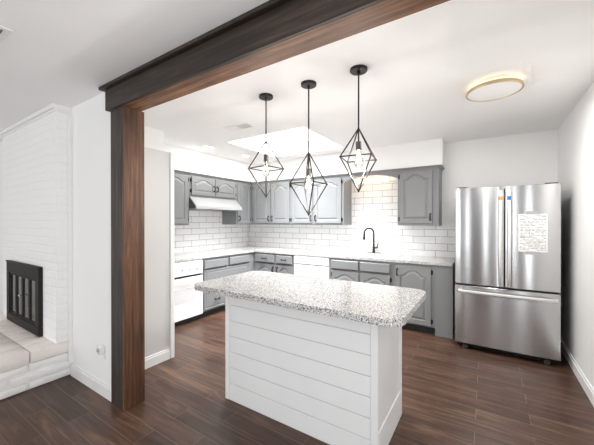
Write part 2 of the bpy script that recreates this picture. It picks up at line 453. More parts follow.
build('hearth_bricks', hb, M_hearth, fp, smooth=True)
build('hearth_core', MB().box(HX0 + .01, CX1 - .022, HY0 + .02, YW, 0, .222), M_hearth, fp)
ht = MB()
nx = 0; x = CX1
y = HY0 - .012
rows = [(HY0 - .012, HY0 + .235), (HY0 + .235, HY0 + .46), (HY0 + .46, YW)]
for ri, (a, c) in enumerate(rows):
    x = CX1 + .008; first = True
    while x > HX0:
        w = (.215 if not (ri % 2 and first) else .215)
        e = max(x - w, HX0); first = False
        ht.box(e + .003, x - .003, a + .003, c - .003, .222, HZ + rng.uniform(-.003, .001), .012, 2); x = e
build('hearth_cap', ht, M_hearth_top, fp, smooth=True)['label'] = 'pale pink whitewashed brick top'
# firebox doors
FX0, FX1, FZ0, FZ1 = -4.49, -3.535, .330, .985
ff = MB(); y0, y1 = CY - .035, CY + .0
ff.box(FX0, FX1, y0, y1, FZ1 - .12, FZ1, .004); ff.box(FX0, FX1, y0, y1, FZ0, FZ0 + .085, .004)
ff.box(FX0, FX0 + .085, y0, y1, FZ0 + .085, FZ1 - .12, .004); ff.box(FX1 - .085, FX1, y0, y1, FZ0 + .085, FZ1 - .12, .004)
ff.box(FX0 - .004, FX1 + .004, y0 - .006, y0 + .012, FZ1 - .012, FZ1 + .004, .003)
frame = build('fire_door_frame', ff, M_black, fp)
nd = 4; dw = (FX1 - FX0 - .17) / nd
for k in range(nd):
    a = FX0 + .085 + k * dw; c = a + dw
    d = MB(); t = .020
    d.box(a + .002, a + t, y0 + .008, y1, FZ0 + .088, FZ1 - .123, .002); d.box(c - t, c - .002, y0 + .008, y1, FZ0 + .088, FZ1 - .123, .002)
    d.box(a + t, c - t, y0 + .008, y1, FZ0 + .088, FZ0 + .088 + t, .002); d.box(a + t, c - t, y0 + .008, y1, FZ1 - .123 - t, FZ1 - .123, .002)
    dd = build('glass_door', d, M_black, fp)
    build('glass_pane', MB().box(a + t - .002, c - t + .002, y0 + .018, y0 + .024, FZ0 + .086 + t, FZ1 - .121 - t), M_fireglass, dd)
    if k in (1, 2):
        hx = c - .012 if k == 1 else a + .012
        build('door_knob', MB().lathe([(.004, 0), (.005, .012), (.011, .016), (.011, .024), (.001, .028)], (hx, y0 + .008, .66), 12, 'Y'), M_chrome, dd, smooth=True)

# ------------------------------------------------------------------ outlet with plugged device
ol = thing('wall_outlet', 'white wall outlet with a plugged in device, near the wooden post', 'outlet', (-2.60, YW, .36))
build('cover_plate', MB().box(-2.642, -2.572, YW - .006, YW, .295, .415, .003), M_trim, ol)
dv = build('plug_in_device', MB().box(-2.632, -2.592, YW - .046, YW - .006, .345, .420, .009, 2), M_white, ol, smooth=True)
build('dial', MB().lathe([(.017, 0), (.017, .006), (.012, .010), (.001, .010)], (-2.612, YW - .046, .385), 16, 'Y'), M_tape, dv)
build('socket', MB().lathe([(.017, 0), (.017, .003), (.001, .003)], (-2.590, YW - .006, .322), 16, 'Y'), M_white, ol)

# ------------------------------------------------------------------ cabinet pieces
def basis(face, plane):
    """(u, v, n) -> world for a front facing -Y at y=plane or +X at x=plane"""
    if face == '-Y': return Matrix(((1, 0, 0, 0), (0, 0, -1, plane), (0, 1, 0, 0), (0, 0, 0, 1)))
    if face == '+X': return Matrix(((0, 0, 1, plane), (1, 0, 0, 0), (0, 1, 0, 0), (0, 0, 0, 1)))
    if face == '+Y': return Matrix(((-1, 0, 0, 0), (0, 0, 1, plane), (0, 1, 0, 0), (0, 0, 0, 1)))

def arch_loop(u0, u1, v0, v1, rise, n, sh=.14, K=14):
    """cathedral panel outline: shoulders then an arch; v1 = shoulder height"""
    L = [(u0, v0, n), (u1, v0, n), (u1, v1, n)]
    w = u1 - u0
    for k in range(K + 1):
        t = 1 - k / K
        L.append((u0 + w * (sh + (1 - 2 * sh) * t), v1 + rise * (math.sin(PI * t) ** .8 if 0 < t < 1 else 0), n))
    L.append((u0, v1, n))
    return L
def outer_loop(u0, u1, v0, v1, n, sh=.14, K=14):
    L = [(u0, v0, n), (u1, v0, n), (u1, v1, n)]
    w = u1 - u0
    for k in range(K + 1):
        t = 1 - k / K
        L.append((u0 + w * (sh + (1 - 2 * sh) * t), v1, n))
    L.append((u0, v1, n)); return L

def door_mesh(M, u0, u1, v0, v1, rail=.055, rise=.05, t=.02):
    i0, i1, j0 = u0 + rail, u1 - rail, v0 + rail
    js = v1 - rail * .8 - rise
    mb = MB()
    Ls = [outer_loop(u0, u1, v0, v1, 0), outer_loop(u0, u1, v0, v1, t - .004), outer_loop(u0 + .004, u1 - .004, v0 + .004, v1 - .004, t),
          arch_loop(i0, i1, j0, js, rise, t), arch_loop(i0 + .007, i1 - .007, j0 + .007, js - .005, rise, t - .010),
          arch_loop(i0 + .014, i1 - .014, j0 + .014, js - .012, rise * .97, t - .010), arch_loop(i0 + .038, i1 - .038, j0 + .038, js - .034, rise * .85, t - .001)]
    mb.loops(Ls)
    return mb.xform(M)
def drawer_mesh(M, u0, u1, v0, v1, t=.02, raised=True):
    if not raised: t = .034
    mb = MB()
    R = lambda i, n: [(u0 + i, v0 + i, n), (u1 - i, v0 + i, n), (u1 - i, v1 - i, n), (u0 + i, v1 - i, n)]
    Ls = [R(0, 0), R(0, t - .005), R(.005, t)]
    if not raised: Ls[1:] = [[(u, v + (.004 if k < 2 else 0), n) for k, (u, v, n) in enumerate(R(0, .004))], [(u, v + (.026 if k < 2 else 0), n) for k, (u, v, n) in enumerate(R(0, t - .004))], [(u, v + (.026 if k < 2 else 0), n) for k, (u, v, n) in enumerate(R(.004, t))]]
    if raised: Ls += [R(.024, t), R(.029, t - .007), R(.034, t - .007), R(.046, t - .001)]
    mb.loops(Ls)
    return mb.xform(M)
def pull_mesh(M, u, v, horiz, L=.085, t=.02):
    mb = MB(); h = L / 2
    pts = [(-h, 0), (-h, .014), (-h * .86, .026), (-h * .45, .031), (0, .032), (h * .45, .031), (h * .86, .026), (h, .014), (h, 0)]
    path = [((u + a, v, t + b) if horiz else (u, v + a, t + b)) for a, b in pts]
    mb.tube(path, .0055, 8)
    for a in (-h, h):
        mb.lathe([(.009, 0), (.009, .004), (.006, .006)], (0, 0, 0), 10)
        break
    mb2 = MB(); mb2.tube(path, .0075, 8)
    for a in (-h, h):
        c = (u + a, v) if horiz else (u, v + a)
        mb2.loops([[(c[0] + 0.012 * math.cos(2 * PI * k / 10), c[1] + .012 * math.sin(2 * PI * k / 10), t + z) for k in range(10)] for z in (0, .005)])
    mb.bm.free()
    return mb2.xform(M)
def hinge_mesh(M, u, v, t=.02):
    mb = MB(); mb.tube([(u, v - .030, t * .8), (u, v + .030, t * .8)], .0065, 8)
    mb.box(u - .016, u + .016, v - .024, v + .024, .0, .004)
    return mb.xform(M)
def door(parent, face, plane, u0, u1, v0, v1, pull=None, hinge=None, rise=.05, rail=.055, mat=None, name='door', arch=True):
    """pull: (side, 'low'|'high'), hinge: side, sides 'l'/'r' as seen from the front"""
    M = basis(face, plane)
    d = build(name, door_mesh(M, u0, u1, v0, v1, rail, rise if arch else 0.0001), mat or M_cab, parent)
    if pull:
        u = u0 + .026 if pull[0] == 'l' else u1 - .026
        v = v0 + .085 if pull[1] == 'low' else v1 - .085
        if pull[1] == 'mid': v = (v0 + v1) / 2 - .02
        build('pull_handle', pull_mesh(M, u, v, False, .08), M_black, d, smooth=True)
    if hinge:
        u = u0 - .004 if hinge == 'l' else u1 + .004
        for v in (v0 + .06, v1 - .06):
            build('hinge', hinge_mesh(M, u, v), M_black, d, smooth=True)
    return d
def drawer(parent, face, plane, u0, u1, v0, v1, pulls=(), raised=True, name='drawer'):
    M = basis(face, plane)
    d = build(name, drawer_mesh(M, u0, u1, v0, v1, .02, raised), M_cab, parent)
    tp = .02 if raised else .034
    for u in pulls:
        build('pull_handle', pull_mesh(M, u, (v0 + v1) / 2 + (0 if raised else .012), True, .09, tp), M_black, d, smooth=True)
    return d

# ---------- wall cabinets
ZB, ZT = 1.36, 2.128
G_U = 'grey wall cabinets'
def upper(label, x0, x1, y0, y1, z0=ZB, side=None):
    c = thing('wall_cabinet', label, 'cabinet', ((x0 + x1) / 2, (y0 + y1) / 2, z0), G_U)
    build('body', MB().box(x0, x1, y0, y1, z0, ZT, .002), M_cab, c)
    return c
gap = .001
c = upper('grey single-visible-door wall cabinet left of the range hood, beside the pantry side', XL, XU, 1.96, 2.882)
c['label'] = 'grey wall cabinet left of the range hood, next to the tall pantry'
door(c, '+X', XU, 1.99, 2.42, ZB + .025, 2.10, ('r', 'low'), 'l')
door(c, '+X', XU, 2.44, 2.852, ZB + .025, 2.10, None, 'r')
c = upper('short grey wall cabinet directly above the range hood, two arched doors', XL, XU, 2.884, 3.876, 1.80)
door(c, '+X', XU, 2.915, 3.372, 1.822, 2.105, ('r', 'mid'), 'l', .05, .05)
door(c, '+X', XU, 3.386, 3.845, 1.822, 2.105, ('l', 'mid'), 'r', .05, .05)
c = upper('narrow grey wall cabinet in the corner right of the range hood', XL, XU, 3.878, YB)
door(c, '+X', XU, 3.905, 4.235, ZB + .025, 2.10, ('l', 'low'), 'r', .055, .05)
c = upper('grey two-door wall cabinet on the sink wall, at the corner behind the left pendant', XU + gap, -2.872, YU, YB)
door(c, '-Y', YU, XU + .05, -3.323, ZB + .025, 2.10, ('r', 'low'), 'l', .06)
door(c, '-Y', YU, -3.298, -2.897, ZB + .025, 2.10, ('l', 'low'), 'r', .06)
c = upper('grey two-door wall cabinet just left of the sink valance', -2.870, -1.880, YU, YB)
door(c, '-Y', YU, -2.845, -2.435, ZB + .025, 2.10, ('r', 'low'), 'l', .06)
door(c, '-Y', YU, -2.400, -1.918, ZB + .025, 2.10, ('l', 'low'), 'r', .06)
c = upper('grey single-door wall cabinet right of the sink, nearest the refrigerator', -1.060, -.530, YU, YB)
door(c, '-Y', YU, -1.030, -.605, ZB + .03, 2.10, ('r', 'low'), 'l', .06)
# valance and crown
va = MB(); K = 16; lo = []
for k in range(K + 1):
    t = k / K; x = -1.879 + (1.879 - 1.061) * t
    lo.append((x, 2.025 + .075 * (max(0, math.sin(PI * t)) ** .7)))
L0 = [(x, YU, z) for x, z in lo] + [(x, YU, ZT) for x, z in reversed(lo)]
va.loops([L0, [(x, y + .02, z) for x, y, z in L0]])
val = tag(build('valance', va, M_cab, origin=(-1.47, YU, 2.02)), 'grey arched valance board bridging the cabinets above the sink', 'valance')
PROF = [(0.0, 2.128), (.010, 2.128), (.014, 2.136), (.026, 2.150), (.032, 2.153), (.032, 2.158), (0.0, 2.158)]
def crown(parent, path):
    build('crown_strip', MB().loops([[(p[0] + n[0] * o, p[1] + n[1] * o, z) for o, z in PROF] for p, n in path]), M_cab, parent)
wc = [o for o in col.objects if o.name.startswith('wall_cabinet')]
X_, Y_ = (1, 0), (0, -1)
crown(wc[0], [((XU, 1.96), X_), ((XU, 2.882), X_)])
crown(wc[1], [((XU, 2.884), X_), ((XU, 3.876), X_)])
crown(wc[2], [((XU, 3.878), X_), ((XU, YU), (1, -1))])
crown(wc[3], [((XU, YU), (1, -1)), ((-2.872, YU), Y_)])
crown(wc[4], [((-2.870, YU), Y_), ((-1.880, YU), Y_)])
crown(val, [((-1.879, YU), Y_), ((-1.061, YU), Y_)])
crown(wc[5], [((-1.060, YU), Y_), ((-.530, YU), (1, -1)), ((-.530, YB), X_)])

# ---------- range hood
hd = thing('range_hood', 'pale sloped range hood under the short cabinet on the range wall', 'range hood', (-3.9, 3.375, 1.60))
M_hood = paint('pale_grey_hood_enamel', (0.30, 0.305, 0.31), 0.35, 0.01)
hp = [(XL, 1.798), (XU + .0, 1.798), (-3.625, 1.650), (-3.615, 1.605), (XL, 1.605)]
build('canopy', MB().loops([[(x, y, z) for x, z in hp] for y in (2.888, 3.872)]), M_hood, hd, bevel=.003)
ck = MB().loops([[(x, y, z) for x, z in ((XL + .01, 1.79), (XU - .005, 1.79), (-3.635, 1.648), (-3.627, 1.612), (XL + .01, 1.612))] for y in (2.8845, 2.8885)])  # shading on the hood's near end, painted in as a darker colour
build('side_cheek', ck, paint('hood_cheek_painted_shade', (.09, .092, .095), .4, .02), hd)['label'] = 'end cheek with its shade painted dark grey'
build('filter_panel', MB().box(-4.08, -3.68, 2.95, 3.81, 1.598, 1.605, .002), M_gunmetal, hd)
build('control_strip', MB().box(-3.617, -3.613, 3.15, 3.30, 1.615, 1.635, .001), M_hood, hd)

# ---------- backsplash tile
tag(build('backsplash', MB().loops([[(x, y, z) for x, z in ((XL - .008, .905), (-.330, .905), (-.330, 1.362), (-.532, 1.362), (-.532, 2.155), (XL - .008, 2.155))] for y in (YB + .001, YB + .009)]), M_tile_b), 'white subway tile backsplash on the sink wall', 'backsplash', 'tile backsplashes')
tag(build('backsplash', MB().box(XL - .009, XL - .001, 1.96, YB, .905, 2.155), M_tile_l), 'white subway tile backsplash on the range hood wall', 'backsplash', 'tile backsplashes')

# ---------- base cabinets
G_B = 'grey base cabinets'
def base(label, x0, x1, y0, y1, face, toe=.07):
    c = thing('base_cabinet', label, 'cabinet', ((x0 + x1) / 2, (y0 + y1) / 2, 0), G_B)
    build('body', MB().box(x0, x1, y0, y1, .09, .873, .002), M_cab, c)
    k = MB()
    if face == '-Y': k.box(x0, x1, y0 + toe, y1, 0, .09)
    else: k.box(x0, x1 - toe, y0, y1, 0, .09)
    build('toe_kick', k, M_plinth, c)
    return c
c = base('grey base cabinet of wide drawers right of the white oven', XL, XF, 2.884, 3.925, '+X')
drawer(c, '+X', XF, 2.905, 3.368, .698, .838, (), False, 'false_front')
drawer(c, '+X', XF, 3.405, 3.868, .698, .838, (), False, 'false_front')
drawer(c, '+X', XF, 2.905, 3.868, .400, .692, (3.15, 3.63))
drawer(c, '+X', XF, 2.905, 3.868, .110, .374, (3.15, 3.63))
c = base('blind corner base cabinet where the two counters meet', XL, XF, 3.927, YB, '+X')
c = base('grey base cabinet with two small drawers, left of the dishwasher', XF + gap, -2.626, YF, YB, '-Y')
drawer(c, '-Y', YF, -3.425, -3.010, .694, .848, (-3.22,), False)
drawer(c, '-Y', YF, -2.975, -2.650, .694, .848, (-2.81,), False)
door(c, '-Y', YF, -3.425, -3.010, .115, .690, ('r', 'high'), None, .05)
door(c, '-Y', YF, -2.975, -2.650, .115, .690, ('l', 'high'), None, .05)
c = base('grey sink base cabinet right of the dishwasher, two blank fronts', -1.982, -1.062, YF, YB, '-Y')
bd = c.children[0]; bm_ = MB()
for q in ((-1.982, -1.964, YF, YB, .09, .873), (-1.080, -1.062, YF, YB, .09, .873), (-1.964, -1.080, YF, YF + .018, .09, .873), (-1.964, -1.080, YF + .018, YB, .09, .11)): bm_.box(*q)
bmesh.ops.translate(bm_.bm, vec=-c.location, verts=list(bm_.bm.verts)); bm_.bm.to_mesh(bd.data); bm_.bm.free()
drawer(c, '-Y', YF, -1.945, -1.525, .698, .844, (), False, 'false_front')
drawer(c, '-Y', YF, -1.500, -1.085, .698, .844, (), False, 'false_front')
door(c, '-Y', YF, -1.945, -1.525, .115, .690, None, 'l', .05)
door(c, '-Y', YF, -1.500, -1.085, .115, .690, None, 'r', .05)
c = base('grey end base cabinet with one tall arched door, beside the refrigerator', -1.060, -.345, YF, YB, '-Y')
door(c, '-Y', YF, -1.015, -.580, .105, .838, ('l', 'high'), 'r', .07, .06)
build('end_panel', MB().box(-.535, -.338, YF - .006, YF - .0005, 0, .873, .001), M_cab, c)

# ---------- counters
def rounded(x0, x1, y0, y1, r, K=8):
    P = []
    for cx, cy, a0 in ((x1 - r, y0 + r, -90), (x1 - r, y1 - r, 0), (x0 + r, y1 - r, 90), (x0 + r, y0 + r, 180)):
        for k in range(K + 1):
            a = math.radians(a0 + 90 * k / K); P.append((cx + r * math.cos(a), cy + r * math.sin(a)))
    return P
SX0, SX1, SY0, SY1 = -1.86, -1.06, 4.06, 4.50
ct = MB().prism([(XL, 2.12), (XF + .028, 2.12), (XF + .028, YF - .028), (-.335, YF - .028), (-.335, YB), (XL, YB)], .875, .915,
                [[(SX0 + .02, SY0 + .02), (SX0 + .02, SY1 - .02), (SX1 - .02, SY1 - .02), (SX1 - .02, SY0 + .02)]])
tag(build('countertop', ct, M_granite, origin=(-2.2, 4.2, .875), bevel=.004), 'long L-shaped speckled granite countertop along the tiled walls', 'countertop')
# sink
si = thing('kitchen_sink', 'wide white drop-in sink in the counter under the valance', 'sink', (-1.46, 4.28, .915))
sx = [(SX0 - .01, SX1 + .01, SY0 - .01, SY1 + .08)]
mid = -1.46
rim = MB().prism(rounded(SX0 - .01, SX1 + .01, SY0 - .01, SY1 + .085, .03, 5), .915, .923,
                 [list(reversed(rounded(SX0 + .03, mid - .015, SY0 + .03, SY1 - .03, .05, 5))), list(reversed(rounded(mid + .015, SX1 - .03, SY0 + .03, SY1 - .03, .05, 5)))])
build('rim', rim, M_sink, si, bevel=.002)
for a, b_ in ((SX0 + .03, mid - .015), (mid + .015, SX1 - .03)):
    L = [[(x, y, z) for x, y in rounded(a + i, b_ - i, SY0 + .03 + i, SY1 - .03 - i, .05, 5)] for i, z in ((0, .922), (.008, .80), (.03, .74))]
    build('bowl', MB().loops(L, False, True), M_sink, si, smooth=True)
# faucet
fa = thing('faucet', 'dark gooseneck kitchen faucet standing behind the white sink', 'faucet', (-1.482, 4.535, .923))
fx, fy = -1.482, 4.535
build('deck_plate', MB().prism(rounded(fx - .125, fx + .125, fy - .027, fy + .027, .026, 6), .923, .930), M_dark, fa, bevel=.002)
pts = [(fx, fy, .930 + k * .05) for k in range(6)]
R_ = .075
for k in range(1, 13):
    a = PI * k / 12 * 1.0
    pts.append((fx - .80 * (R_ - R_ * math.cos(a)), fy - .62 * (R_ - R_ * math.cos(a)), 1.180 + .050 + R_ * 1.05 * math.sin(a)))
ex = pts[-1]
build('spout', MB().tube(pts, [.022, .020, .016, .0135] + [.0125] * (len(pts) - 4), 14), M_dark, fa, smooth=True)
build('spray_head', MB().tube([(ex[0], ex[1], ex[2] + .01), (ex[0], ex[1], ex[2] - .02), (ex[0] - .002, ex[1], ex[2] - .07), (ex[0] - .003, ex[1], ex[2] - .10)], [.013, .015, .020, .021], 14), M_dark, fa, smooth=True)
build('lever_handle', MB().tube([(fx + .01, fy, 1.005), (fx + .045, fy - .005, 1.008), (fx + .055, fy - .006, 1.015), (fx + .068, fy - .008, 1.06), (fx + .075, fy - .008, 1.09)], [.012, .013, .010, .007, .006], 10), M_dark, fa, smooth=True)

# vanity globes behind the valance
vl = thing('vanity_light', 'row of glowing warm globe bulbs behind the sink valance', 'light', (-1.47, 4.56, 2.06))
build('mounting_bar', MB().box(-1.83, -1.11, 4.575, 4.613, 2.03, 2.10, .006, 2), M_trim, vl)
for k, x in enumerate((-1.73, -1.58, -1.43, -1.28)):
    s = build('socket', MB().lathe([(.022, 0), (.022, .028), (.016, .034)], (x, 4.575, 2.055), 14, 'Y'), M_brass, vl, smooth=True)
    prof = [(.040 * math.sin(PI * (.08 + .92 * i / 12)), .034 + .04 - .040 * math.cos(PI * (.08 + .92 * i / 12))) for i in range(13)]
    build('globe_bulb', MB().lathe(prof, (x, 4.575, 2.055), 18, 'Y'), M_globe, s, smooth=True)
    d = bpy.data.lights.new('vanity_bulb_light', 'POINT'); d.energy = 0.25; d.color = (1.0, .66, .40); d.shadow_soft_size = .05
    o = bpy.data.objects.new('vanity_bulb_light', d); o.location = (x, 4.44, 2.05); col.objects.link(o)

# ---------- oven and dishwasher
ov = thing('oven', 'white built-in oven with knobs under the counter beside the pantry', 'oven', (-3.8, 2.5, 0))
OY0, OY1 = 2.125, 2.880
build('body', MB().box(XL, XF - .002, OY0, OY1, .075, .873), M_white, ov)
build('toe_kick', MB().box(XL, XF - .06, OY0, OY1, 0, .075), M_plinth, ov)
cp = build('control_panel', MB().box(XF - .002, XF + .022, OY0 + .005, OY1 - .005, .672, .862, .004, 2), M_white, ov)
for y in (2.24, 2.36, 2.54, 2.66, 2.78):
    build('knob', MB().lathe([(.024, 0), (.024, .004), (.019, .008), (.016, .026), (.001, .028)], (XF + .022, y, .765), 16, 'X'), M_white, cp, smooth=True)
od = build('oven_door', MB().box(XF - .002, XF + .026, OY0 + .005, OY1 - .005, .080, .642, .006, 2), M_white, ov)
build('oven_window', MB().box(XF + .0255, XF + .0275, OY0 + .13, OY1 - .13, .30, .50, .0008), paint('pale_oven_glass', (.62, .63, .63), .12, .01), od)
hdl = MB(); hdl.tube([(XF + .02, OY0 + .07, .605), (XF + .055, OY0 + .07, .607), (XF + .06, OY0 + .09, .607), (XF + .06, OY1 - .09, .607), (XF + .055, OY1 - .07, .607), (XF + .02, OY1 - .07, .605)], .010, 10)
build('door_handle', hdl, M_white, od, smooth=True)
build('vent_gap', MB().box(XF - .003, XF + .004, OY0 + .01, OY1 - .01, .643, .671), M_black, ov)
dw_ = thing('dishwasher', 'white dishwasher under the counter on the sink wall', 'dishwasher', (-2.3, 4.3, 0))
DX0, DX1 = -2.619, -1.988
build('body', MB().box(DX0, DX1, YF + .002, YB, .09, .871), M_white, dw_)
build('toe_kick', MB().box(DX0, DX1, YF + .06, YB, 0, .09), M_plinth, dw_)
build('control_panel', MB().box(DX0 + .004, DX1 - .004, YF - .024, YF + .002, .745, .862, .005, 2), M_white, dw_)
build('door_panel', MB().box(DX0 + .004, DX1 - .004, YF - .022, YF + .002, .105, .728, .006, 2), M_white, dw_)
build('handle_recess', MB().box(DX0 + .02, DX1 - .02, YF - .006, YF + .002, .729, .744), M_tape, dw_)
build('button_strip', MB().box(DX0 + .08, DX1 - .20, YF - .0255, YF - .024, .795, .812, .0005), M_tape, dw_)

# ---------- pantry cabinet behind the outlet wall
pc = thing('pantry_cabinet', 'tall pale pantry cabinet standing just behind the wooden post', 'cabinet', (-3.4, 1.6, 0))
PX = -2.762
build('body', MB().box(XL - .01, PX, 1.316, 1.868, 0, 2.130, .002), M_pantry, pc)
build('face_frame', MB().box(XL - .01, PX + .020, 1.871, 1.912, .0, 2.132, .002), M_trim, pc)['label'] = 'bright white face frame'
bbm = MB(); bbm.box(PX, PX + .014, 1.317, 1.866, 0, .085); bbm.box(PX, PX + .009, 1.317, 1.866, .085, .108, .002)
build('base_moulding', bbm, M_trim, pc)['label'] = 'white base moulding'
for k, (a, b_) in enumerate(((2.80, 3.32), (3.34, 3.86))):
    Mx = basis('+Y', 1.912)
    d = build('door', door_mesh(Mx, a, b_, .12, 2.08, .06, .06), M_pantry, pc)
    build('pull_handle', pull_mesh(Mx, b_ - .03 if k == 0 else a + .03, 1.05, False), M_black, d, smooth=True)

# ---------- island
isl = thing('kitchen_island', 'white shiplap kitchen island under the three pendants', 'island', (-1.14, 1.96, 0))
IX0, IX1, IY0, IY1 = -1.762, -.525, 1.685, 2.246
build('body', MB().box(IX0 + .014, IX1 - .012, IY0 + .014, IY1 - .01, 0, .874), M_island, isl)
sl = MB(); zb = [0.0, .133, .259, .383, .507, .631, .755, .874]
for a, b_ in zip(zb, zb[1:]):
    sl.box(IX0 + .038, IX1 - .047, IY0 + .004, IY0 + .014, a + (.002 if a else 0), b_ - .002, .0015)
build('shiplap_front', sl, M_island, isl)
build('corner_board', MB().box(IX0, IX0 + .036, IY0, IY0 + .014, 0, .874, .002), M_trim, isl)
build('corner_board', MB().box(IX1 - .045, IX1, IY0, IY0 + .014, 0, .874, .002), M_island, isl)
e = MB(); e.box(IX1 - .012, IX1 - .003, IY0 + .014, IY1 - .01, .19, .874, .001)
build('end_panel', e, M_island, isl)
build('end_base_board', MB().box(IX1 - .012, IX1 + .004, IY0 + .014, IY1, 0, .187, .002), M_island, isl)
build('corner_board', MB().box(IX1 - .012, IX1 + .003, IY1 - .045, IY1, .1875, .874, .002), M_island, isl)
build('left_panel', MB().box(IX0, IX0 + .014, IY0 + .014, IY1, 0, .874, .001), M_island, isl)
build('back_panel', MB().box(IX0 + .014, IX1 - .012, IY1 - .01, IY1, 0, .874), M_island, isl)
tag(build('island_countertop', MB().prism(rounded(-2.0, -.358, 1.525, 2.335, .10, 10), .8745, .915), M_granite, origin=(-1.14, 1.92, .8745), bevel=.005, smooth=True), 'speckled granite slab with rounded corners on top of the white island', 'countertop')

# ------------------------------------------------------------------ refrigerator
FX0, FX1, FY0, FYB = -.300, .605, 3.757, 4.56
FXM = .158
fr = thing('refrigerator', 'stainless steel french door refrigerator in the right corner', 'refrigerator', (.152, 4.15, 0))
build('body', MB().box(FX0 + .006, FX1 - .006, FY0 + .075, FYB, .045, 1.765, .004), M_fridge_side, fr)['label'] = 'dark grey cabinet sides'
def fdoor(name, x0, x1, z0, z1):
    """door slab with softly rounded vertical edges and a slight bow"""
    K = 14; L = []
    r = .012
    front = []
    for k in range(K + 1):
        t = k / K; x = x0 + (x1 - x0) * t
        front.append((x, FY0 + .010 * (2 * t - 1) ** 2 * 0.6))
    P = [(x0, FY0 + .07), (x0, FY0 + .016), (x0 + .003, FY0 + .009)] + front[1:-1] + [(x1 - .003, FY0 + .009), (x1, FY0 + .016), (x1, FY0 + .07)]
    mb = MB(); mb.loops([[(x, y, z) for x, y in P] for z in (z0, z1)])
    return build(name, mb, M_steel, fr, smooth=True, bevel=.003)
ld = fdoor('french_door', FX0, FXM - .004, .728, 1.785)
rd = fdoor('french_door', FXM + .004, FX1, .728, 1.785)
fz = fdoor('freezer_drawer', FX0, FX1, .070, .708)
def bar(mb, pts, w, d, across):
    """flat rounded bar swept along pts; w across the face, d in depth"""
    L = []
    for p in pts:
        ring = []
        for k in range(12):
            a = 2 * PI * k / 12
            cx, cy = math.copysign(abs(math.cos(a)) ** .6, math.cos(a)) * w / 2, math.copysign(abs(math.sin(a)) ** .6, math.sin(a)) * d / 2
            ring.append((p[0] + cx, p[1] + cy, p[2]) if across == 'x' else (p[0], p[1] + cy, p[2] + cx))
        L.append(ring)
    mb.loops(L)
def vhandle(door_, x, s):
    pts = [(x + s * .006 * math.sin(PI * k / 16), FY0 - .022 - .034 * math.sin(PI * k / 16) ** .5, .750 + (1.735 - .750) * k / 16) for k in range(17)]
    mb = MB(); bar(mb, pts, .028, .020, 'x')
    for z in (.764, 1.721):
        mb.box(x - .012, x + .012, FY0 - .028, FY0 + .006, z - .016, z + .016, .004, 2)
    return build('door_handle', mb, M_handle, door_, smooth=True)
hl = vhandle(ld, FXM - .034, -1); hr = vhandle(rd, FXM + .034, 1)
mb = MB()
bar(mb, [(-.265 + .845 * k / 16, FY0 - .022 - .034 * math.sin(PI * k / 16) ** .4, .650) for k in range(17)], .040, .022, 'z')
for x in (-.250, .565): mb.box(x - .014, x + .014, FY0 - .03, FY0 + .006, .634, .666, .005, 2)
build('drawer_handle', mb, M_handle, fz, smooth=True)
for x, m in ((FXM - .036, M_orange), (FXM + .036, M_blue)):
    s = build('sticker', MB().box(x - .0165, x + .0165, FY0 - .0545, FY0 - .046, 1.636, 1.676, .001), m, hl if m is M_orange else hr)
    s['label'] = ('orange' if m is M_orange else 'blue') + ' square sticker on the handle'
lg = MB().lathe([(.020, 0), (.020, .002), (.001, .0025)], (0, 0, 0), 18, 'Y').xform(Matrix.Translation((.520, FY0 + .002, 1.735)) @ Matrix.Diagonal((1, 1, .45, 1)))
build('badge', lg, M_chrome, rd)
ft = MB()
for x in (FX0 + .10, FX1 - .10):
    f = build('foot', MB().box(x - .025, x + .025, FY0 + .02, FY0 + .075, 0, .045, .004), M_gunmetal, fr)
build('kick_grille', MB().box(FX0 + .02, FX1 - .02, FY0 + .08, FY0 + .12, .012, .066), M_black, fr)
# rear feet
build('foot', MB().box(FX0 + .07, FX0 + .12, FYB - .1, FYB - .05, 0, .045), M_black, fr)
build('foot', MB().box(FX1 - .12, FX1 - .07, FYB - .1, FYB - .05, 0, .045), M_black, fr)
for x in (FX0 + .02, FX1 - .12): build('hinge_cover', MB().box(x, x + .10, FY0 + .02, FY0 + .16, 1.785, 1.797, .003), M_fridge_side, fr)

# paper notice on the right door
PY = FY0 - .0015
pn = thing('paper_notice', 'white printed sheet taped to the right refrigerator door', 'paper', (.387, PY, 1.10))
build('sheet', MB().box(.272, .503, PY - .0008, PY, 1.112, 1.492), M_paper, pn)
ink = MB(); rr = random.Random(5)
z = 1.478
while z > 1.13:
    x = .284
    h = .0035
    while x < .488:
        w = min(rr.uniform(.012, .05), .492 - x)
        if rr.random() < .8: ink.box(x, x + w, PY - .0013, PY - .0008, z - h, z + h * rr.uniform(.1, .9))
        x += w + rr.uniform(.004, .012)
    z -= rr.choice((.014, .014, .018))
for zz in (1.145, 1.43): ink.box(.280, .495, PY - .0013, PY - .0008, zz - .001, zz + .001)
for a, b_, c_, d_ in ((.30, .38, 1.255, 1.258), (.30, .303, 1.258, 1.36), (.36, .363, 1.25, 1.34)): ink.box(a, b_, PY - .0013, PY - .0008, c_, d_)
build('printed_text', ink, M_ink, pn)
build('tape', MB().box(.335, .445, PY - .0016, PY + .0005, 1.486, 1.520), M_tape, pn)
build('tape', MB().box(.330, .440, PY - .0016, PY + .0005, 1.083, 1.116), M_tape, pn)

